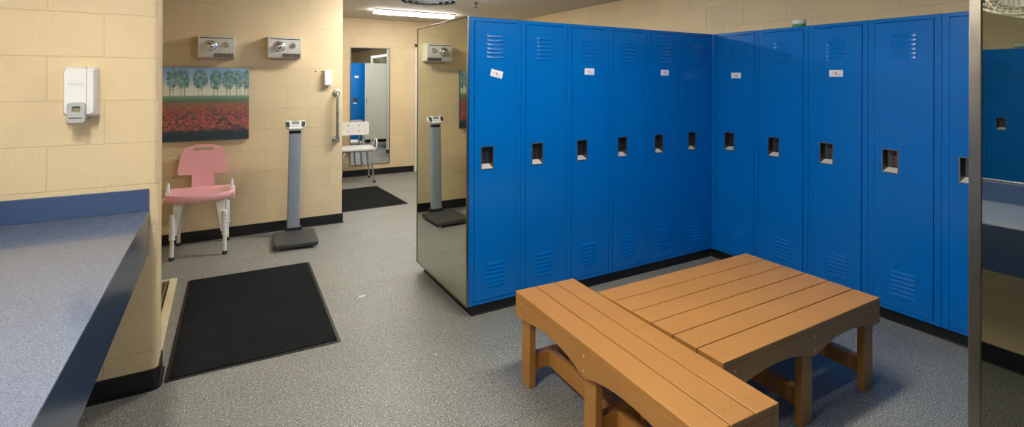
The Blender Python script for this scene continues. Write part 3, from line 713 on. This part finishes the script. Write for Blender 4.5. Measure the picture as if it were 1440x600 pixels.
for sx in (-1, 1):
    for sy in (-1, 1):
        lg = MB().tube([(sx*0.12, sy*0.12, 0.462), (sx*0.17, sy*0.15, 0.455), (sx*0.195, sy*0.17, 0.40), (sx*0.235, sy*0.20, 0.02)], 0.0125, 10).build('leg', M['alu'], t, smooth=True)
        MB().lathe([(0, 0.0005), (0.021, 0.0005), (0.022, 0.012), (0.015, 0.035), (0, 0.035)], 16, T=Tr(sx*0.2365, sy*0.201, 0)).build('rubber_foot', M['rubber'], lg, smooth=True)
    MB().tube([(sx*0.245, -0.14, 0.462), (sx*0.275, -0.15, 0.50), (sx*0.285, -0.15, 0.58), (sx*0.285, -0.10, 0.625), (sx*0.285, 0.02, 0.62), (sx*0.28, 0.08, 0.55), (sx*0.25, 0.09, 0.462)], 0.011, 10).build('armrest', M['white'], t, smooth=True)
MB().tube([(-0.20, -0.15, 0.463), (-0.20, 0.15, 0.463), (0.20, 0.15, 0.463), (0.20, -0.15, 0.463)], 0.010, 8, closed=True).build('under_frame', M['alu'], t, smooth=True)

# ------------------------------------------------------------ pink shower chair
t = thing('pink_shower_chair', (-0.146, 5.23, 0), math.radians(-3), 'pink plastic shower chair with white legs under the painting', 'chair')
def seat_pts(sc=1.0):
    pts = []
    for k in range(13): a = -PI+PI*k/12; pts.append((0.262*math.cos(a)*sc if abs(math.cos(a)) < 0.999 else 0.262*sc*math.copysign(1, math.cos(a)), (-0.115+0.10*math.sin(a))*sc))
    pts += [(0.262*sc, 0.10*sc), (0.235*sc, 0.165*sc), (0.17*sc, 0.185*sc), (-0.17*sc, 0.185*sc), (-0.235*sc, 0.165*sc), (-0.262*sc, 0.10*sc)]
    return pts
b = MB(); P0 = seat_pts(); n = len(P0); lay = []
for sc, z in ((0.965, 0.462), (1.0, 0.475), (1.0, 0.508), (0.97, 0.520), (0.90, 0.518), (0.84, 0.505), (0.5, 0.500)):
    lay.append([b.bm.verts.new((p[0]*sc, p[1]*sc, z+0.015*(abs(p[0])/0.26)**2)) for p in P0])
for A, B in zip(lay, lay[1:]):
    for i in range(n): b.bm.faces.new((A[i], A[(i+1) % n], B[(i+1) % n], B[i]))
b.bm.faces.new(lay[0][::-1]); b.bm.faces.new(lay[-1])
b.build('seat', M['pink'], t, 0, smooth=True)
# backrest: broad panel with a hand slot, on a neck, curved back a little
b = MB()
def yb(x, z): return 0.175+0.10*max(0, z-0.5)-0.25*x*x
out = []
def halfw(z):
    if z < 0.64: return 0.088
    f = (z-0.64)/0.255
    w_ = 0.200-0.052*f**1.6
    if f < 0.12: w_ *= 0.90+0.10*math.sqrt(f/0.12)
    if f > 0.80: w_ *= math.sqrt(max(0.0, 1-((f-0.80)/0.2)**2.2))*0.45+0.55
    return w_
zs = [0.50, 0.53, 0.56, 0.59, 0.62, 0.639, 0.641, 0.652, 0.67, 0.70, 0.74, 0.78, 0.82, 0.845, 0.852, 0.866, 0.873, 0.885, 0.893, 0.899]
XN = 16; G = {}
for side, dy in ((0, 0.0), (1, 0.022)):
    for j, z in enumerate(zs):
        hw = halfw(z)
        for i in range(XN+1):
            s2 = -1+2*i/XN; x = hw*s2
            G[side, j, i] = b.bm.verts.new((x, yb(x, z)+dy, z+(0.0 if z < 0.64 else 0.008*(1-s2*s2)*(z-0.64)/0.25)))
def hole(i, j): return 4 <= i < XN-4 and zs[j] >= 0.84 and zs[j+1] <= 0.875
for j in range(len(zs)-1):
    for i in range(XN):
        if hole(i, j): continue
        b.bm.faces.new((G[0, j, i], G[0, j, i+1], G[0, j+1, i+1], G[0, j+1, i]))
        b.bm.faces.new((G[1, j, i], G[1, j+1, i], G[1, j+1, i+1], G[1, j, i+1]))
edges = [e for e in b.bm.edges if len(e.link_faces) == 1]
inv = {v: k for k, v in G.items()}
for e in edges:
    k0, k1 = inv[e.verts[0]], inv[e.verts[1]]
    if k0[0] == 0: b.bm.faces.new((e.verts[0], e.verts[1], G[1, k1[1], k1[2]], G[1, k0[1], k0[2]]))
b.build('backrest', M['pink'], t, 0.004, seg=3)
for sx in (-1, 1):
    for sy in (-1, 1):
        fx, fy_ = sx*0.19, -0.20 if sy < 0 else 0.22
        tx_, ty_ = sx*0.165, sy*0.12
        b = MB()      # tapered web from seat to leg socket
        zt_ = 0.468; zb2 = 0.20
        b.hull8([(sx*0.175-0.014+0.0, fy_*0.97-0.014, zb2), (sx*0.175+0.014, fy_*0.97-0.014, zb2), (sx*0.175-0.014, fy_*0.97+0.014, zb2), (sx*0.175+0.014, fy_*0.97+0.014, zb2),
                 (min(sx*0.115, sx*0.19), ty_-0.02, zt_), (max(sx*0.115, sx*0.19), ty_-0.02, zt_), (min(sx*0.115, sx*0.19), ty_+0.03, zt_), (max(sx*0.115, sx*0.19), ty_+0.03, zt_)])
        b.tube([(fx, fy_*0.93, 0.375), (fx, fy_*0.98, 0.17)], 0.0215, 14)
        b.lathe([(0, 0), (0.024, 0), (0.024, 0.012), (0, 0.012)], 16, T=Tr(fx, fy_*0.98, 0.168))
        lg = b.build('leg', M['legwhite'], t, 0.003)
        MB().tube([(fx, fy_*0.98, 0.172), (fx*1.01, fy_*1.0, 0.02)], 0.0155, 12).build('leg_tube', M['legwhite'], lg, smooth=True)
        MB().lathe([(0, 0.0005), (0.021, 0.0005), (0.021, 0.02), (0.017, 0.03), (0, 0.03)], 16, T=Tr(fx*1.01, fy_*1.0, 0)).build('rubber_foot', M['rubber'], lg, smooth=True)
        if sy < 0:
            b = MB()
            for k in range(5): b.lathe([(0, 0.001), (0.004, 0.001), (0.004, 0), (0, 0)], 8, T=Tr(fx+sx*0.012, fy_*0.95-0.0185, 0.205+0.032*k) @ Rx(PI/2))
            b.build('adjustment_holes', M['rubber'], lg)
    cl = MB(); cl.tube([(sx*0.235, -0.045, 0.53), (sx*0.238, -0.045, 0.545), (sx*0.238, -0.045, 0.60), (sx*0.236, -0.043, 0.618)], 0.014, 12, rads=[0.018, 0.016, 0.013, 0.008])
    cl.box(sx*0.235-0.02, sx*0.235+0.02, -0.065, -0.02, 0.522, 0.545)
    cl.build('handle_clip', M['legwhite'], t, 0.003)
    MB().tube([(sx*0.236, -0.14, 0.519), (sx*0.262, -0.165, 0.50), (sx*0.258, -0.165, 0.468)], 0.006, 8).build('strap', M['pink'], t, smooth=True)

# ------------------------------------------------------------ upright scale
t = thing('upright_scale', (0.60, 5.05, 0), math.radians(-4), 'upright grey medical scale with display head against the back wall', 'scale')
b = MB(); b.prism(rrect(-0.185, 0.185, -0.225, 0.215, 0.03, 4), 0.018, 0.062); b.build('platform', M['scaledark'], t, 0.012, seg=3)
for x in (-0.15, 0.15):
    for y in (-0.19, 0.17):
        MB().lathe([(0, 0.0005), (0.018, 0.0005), (0.018, 0.012), (0.012, 0.019), (0, 0.019)], 16, T=Tr(x, y, 0)).build('foot', M['alu'], t, smooth=True)
b = MB(); b.box(-0.075, 0.075, 0.195, 0.29, 0.03, 0.085); b.build('column_bracket', M['dark'], t, 0.006)
b = MB(); b.prism(rrect(-0.056, 0.056, 0.212, 0.282, 0.010, 3), 0.075, 0.985)
for v in b.bm.verts: v.co.x += (v.co.z-0.1)*0.018-0.005
b.build('column', M['scalegrey'], t, 0.002)
MB().lathe([(0, 0.002), (0.005, 0.002), (0.005, 0), (0, 0)], 10, T=Tr(0.0, 0.2118, 0.245) @ Rx(PI/2)).build('key_hole', M['dark'], t)
b = MB(); b.prism(rrect(-0.045, 0.062, 0.22, 0.272, 0.01, 3), 0.98, 1.012); b.build('neck', M['dark'], t, 0.003)
TH = Tr(0.012, 0.235, 1.058) @ Rx(math.radians(-32))
b = MB(); b.prism([(-0.092, 0.038), (-0.078, 0.048), (0.078, 0.048), (0.092, 0.038), (0.088, -0.012), (0.055, -0.046), (-0.055, -0.046), (-0.088, -0.012)], -0.022, 0.022, 'y', TH)
hd = b.build('display_head', M['white'], t, 0.008, seg=3)
b = MB(); b.prism([(-0.089, 0.032), (-0.056, 0.036), (-0.050, -0.012), (-0.062, -0.028), (-0.084, -0.010)], -0.0235, -0.020, 'y', TH); b.prism([(0.089, 0.032), (0.056, 0.036), (0.050, -0.012), (0.062, -0.028), (0.084, -0.010)], -0.0235, -0.020, 'y', TH)
b.build('side_grip', M['rubber'], hd)
b = MB(); b.box(-0.034, 0.034, -0.0236, -0.020, 0.008, 0.030, TH); b.build('display_screen', M['lcd'], hd, 0.001)
b = MB(); b.box(-0.030, 0.030, -0.0236, -0.020, 0.036, 0.041, TH)
for x in (-0.026, -0.010, 0.004, 0.018): b.box(x, x+0.008, -0.0242, -0.0236, 0.012, 0.025, TH)
b.build('display_marks', M['rubber'], hd)
b = MB()
for x in (-0.030, -0.010, 0.010, 0.030): b.lathe([(0, 0.002), (0.006, 0.002), (0.006, 0), (0, 0)], 12, T=TH @ Tr(x, -0.022, -0.012) @ Rx(PI/2))
b.build('keys', M['greyplastic'], hd)

# ------------------------------------------------------------ mats and floor grille
def floor_mat(x0, x1, y0, y1, rz, label):
    t = thing('floor_mat', ((x0+x1)/2, (y0+y1)/2, 0), rz, label, 'mat', 'black floor mats'); a, c = (x1-x0)/2, (y1-y0)/2
    MB().prism(rrect(-a, a, -c, c, 0.012, 3), 0.0004, 0.005).build('rubber_edge', M['black'], t, 0.002)
    MB().box(-a+0.018, a-0.018, -c+0.018, c-0.018, 0.004, 0.0095).build('pile', M['mat'], t, 0.002)
floor_mat(-0.222, 0.622, 3.020, 4.462, math.radians(-1.3), 'large black mat on the floor in front of the pink chair')
floor_mat(1.14, 1.96, 5.95, 7.15, math.radians(3.0), 'smaller black mat on the floor near the far mirror')
t = thing('floor_grille', (-0.53, 3.90, 0), 0, 'long slatted floor grille with beige frame behind the cream partition', 'grille')
b = MB(); xx, yy2 = 0.255, 0.61
b.box(xx-0.045, xx, -yy2, yy2, 0.0005, 0.028); b.box(-xx, -xx+0.045, -yy2, yy2, 0.0005, 0.028); b.box(-xx+0.045, xx-0.045, yy2-0.03, yy2, 0.0005, 0.028); b.box(-xx+0.045, xx-0.045, -yy2, -yy2+0.03, 0.0005, 0.028)
b.build('frame', M['grillframe'], t, 0.003)
b = MB()
for k in range(17):
    x = -xx+0.055+k*0.024; b.box(x, x+0.014, -yy2+0.03, yy2-0.03, 0.002, 0.021)
b.build('slats', M['grillbrown'], t, 0.001)

# ------------------------------------------------------------ benches
TZ, BT_ = 0.455, 0.026
def arch(x0, x1, legs, zend, zmid, zpk):
    """lower edge of an apron: low at the legs, arched between them"""
    pts = []; n = 60
    for k in range(n+1):
        x = x0+(x1-x0)*k/n
        for a, c in zip(legs, legs[1:]):
            if a <= x <= c:
                f = (x-a)/(c-a); za = zend if a == legs[0] else zmid; zc = zend if c == legs[-1] else zmid
                base_ = za+(zc-za)*f
                q = min(1, max(0, (f-0.03)/0.94)); s = math.sin(PI*q)**0.8 if 0 < q < 1 else 0
                pts.append((x, base_+(zpk-base_)*s)); break
        else: pts.append((x, zend))
    return pts
def bench(L, Wd, nb, loc, rz, label, along, legspec):
    """local x runs along the boards (length L), y across (Wd)"""
    t = thing('bench', loc, rz, label, 'bench')
    bw = Wd/nb; g = 0.0055; boards = []; aprons = []
    for k in range(nb):
        y0 = k*bw+(g/2 if k else 0); y1 = (k+1)*bw-(g/2 if k < nb-1 else 0)
        boards.append(MB().box(0, L, y0, y1, TZ-BT_, TZ).build('board', M['bench'], t, 0.0025))
    lw_, ld_ = 0.076, 0.036        # leg width along x, depth along y
    legs = legspec
    ar = arch(0.0, L, [legs[0], legs[1], legs[2]], 0.332, 0.318, 0.364)
    for (a, c) in ((0.0, 0.030), (Wd-0.030, Wd)):
        aprons.append(MB().prism([(L, TZ-BT_-0.001), (0.0, TZ-BT_-0.001)]+ar, a, c, 'y').build('apron', M['bench'], t, 0.002))
    for (a, c) in ((0.0, 0.030), (L-0.030, L)):
        MB().box(a, c, 0.0305, Wd-0.0305, 0.335, TZ-BT_-0.001).build('end_rail', M['bench'], t, 0.002)
    for i, lx in enumerate(legs):
        for y0 in (0.0305, Wd-0.0305-ld_):
            MB().box(lx-lw_/2, lx+lw_/2, y0, y0+ld_, 0.0005, TZ-BT_-0.002).build('leg', M['bench'], t, 0.003)
        MB().box(lx-0.02, lx+0.02, 0.0305+ld_+0.0005, Wd-0.0305-ld_-0.0005, 0.075, 0.150).build('cross_stretcher', M['bench'], t, 0.002)
    for a, c in zip(legs, legs[1:]):
        MB().box(a+0.0205, c-0.0205, Wd/2-0.02, Wd/2+0.02, 0.075, 0.150).build('long_stretcher', M['bench'], t, 0.002)
    sc = [(0, 0.0007), (0.0022, 0.0007), (0.0028, 0), (0, 0)]
    for lx in legs:
        for k, bd in enumerate(boards):
            b = MB()
            for dx in (-0.03, 0.03):
                b.lathe(sc, 8, T=Tr(min(max(lx, 0.02), L-0.02), (k+0.5)*bw+dx*0.6, TZ-0.0003))
            b.build('screw_pair', M['darkscrew'], bd)
    for j, ap in enumerate(aprons):
        for lx in legs:
            for z in (0.345, 0.405):
                MB().lathe([(0, 0.002), (0.0045, 0.002), (0.0055, 0), (0, 0)], 10, T=Tr(lx, (0.0002, Wd-0.0002)[j], z) @ Rx((PI/2, -PI/2)[j])).build('screw', M['screw'], ap, smooth=True)
    return t
bench(1.160, 0.728, 6, (1.630, 1.243, 0), 0, 'wide six-board tan bench whose far end points at the right lockers', 'x', [0.070, 0.600, 1.120])
# cross bench: its boards run away from the camera
ang = math.atan2(1.173, 0.042)
bench(1.174, 0.347, 3, (1.588, 0.999, 0), ang, 'narrow three-board tan bench across the left end of the wide bench', 'y', [0.060, 0.600, 1.125])
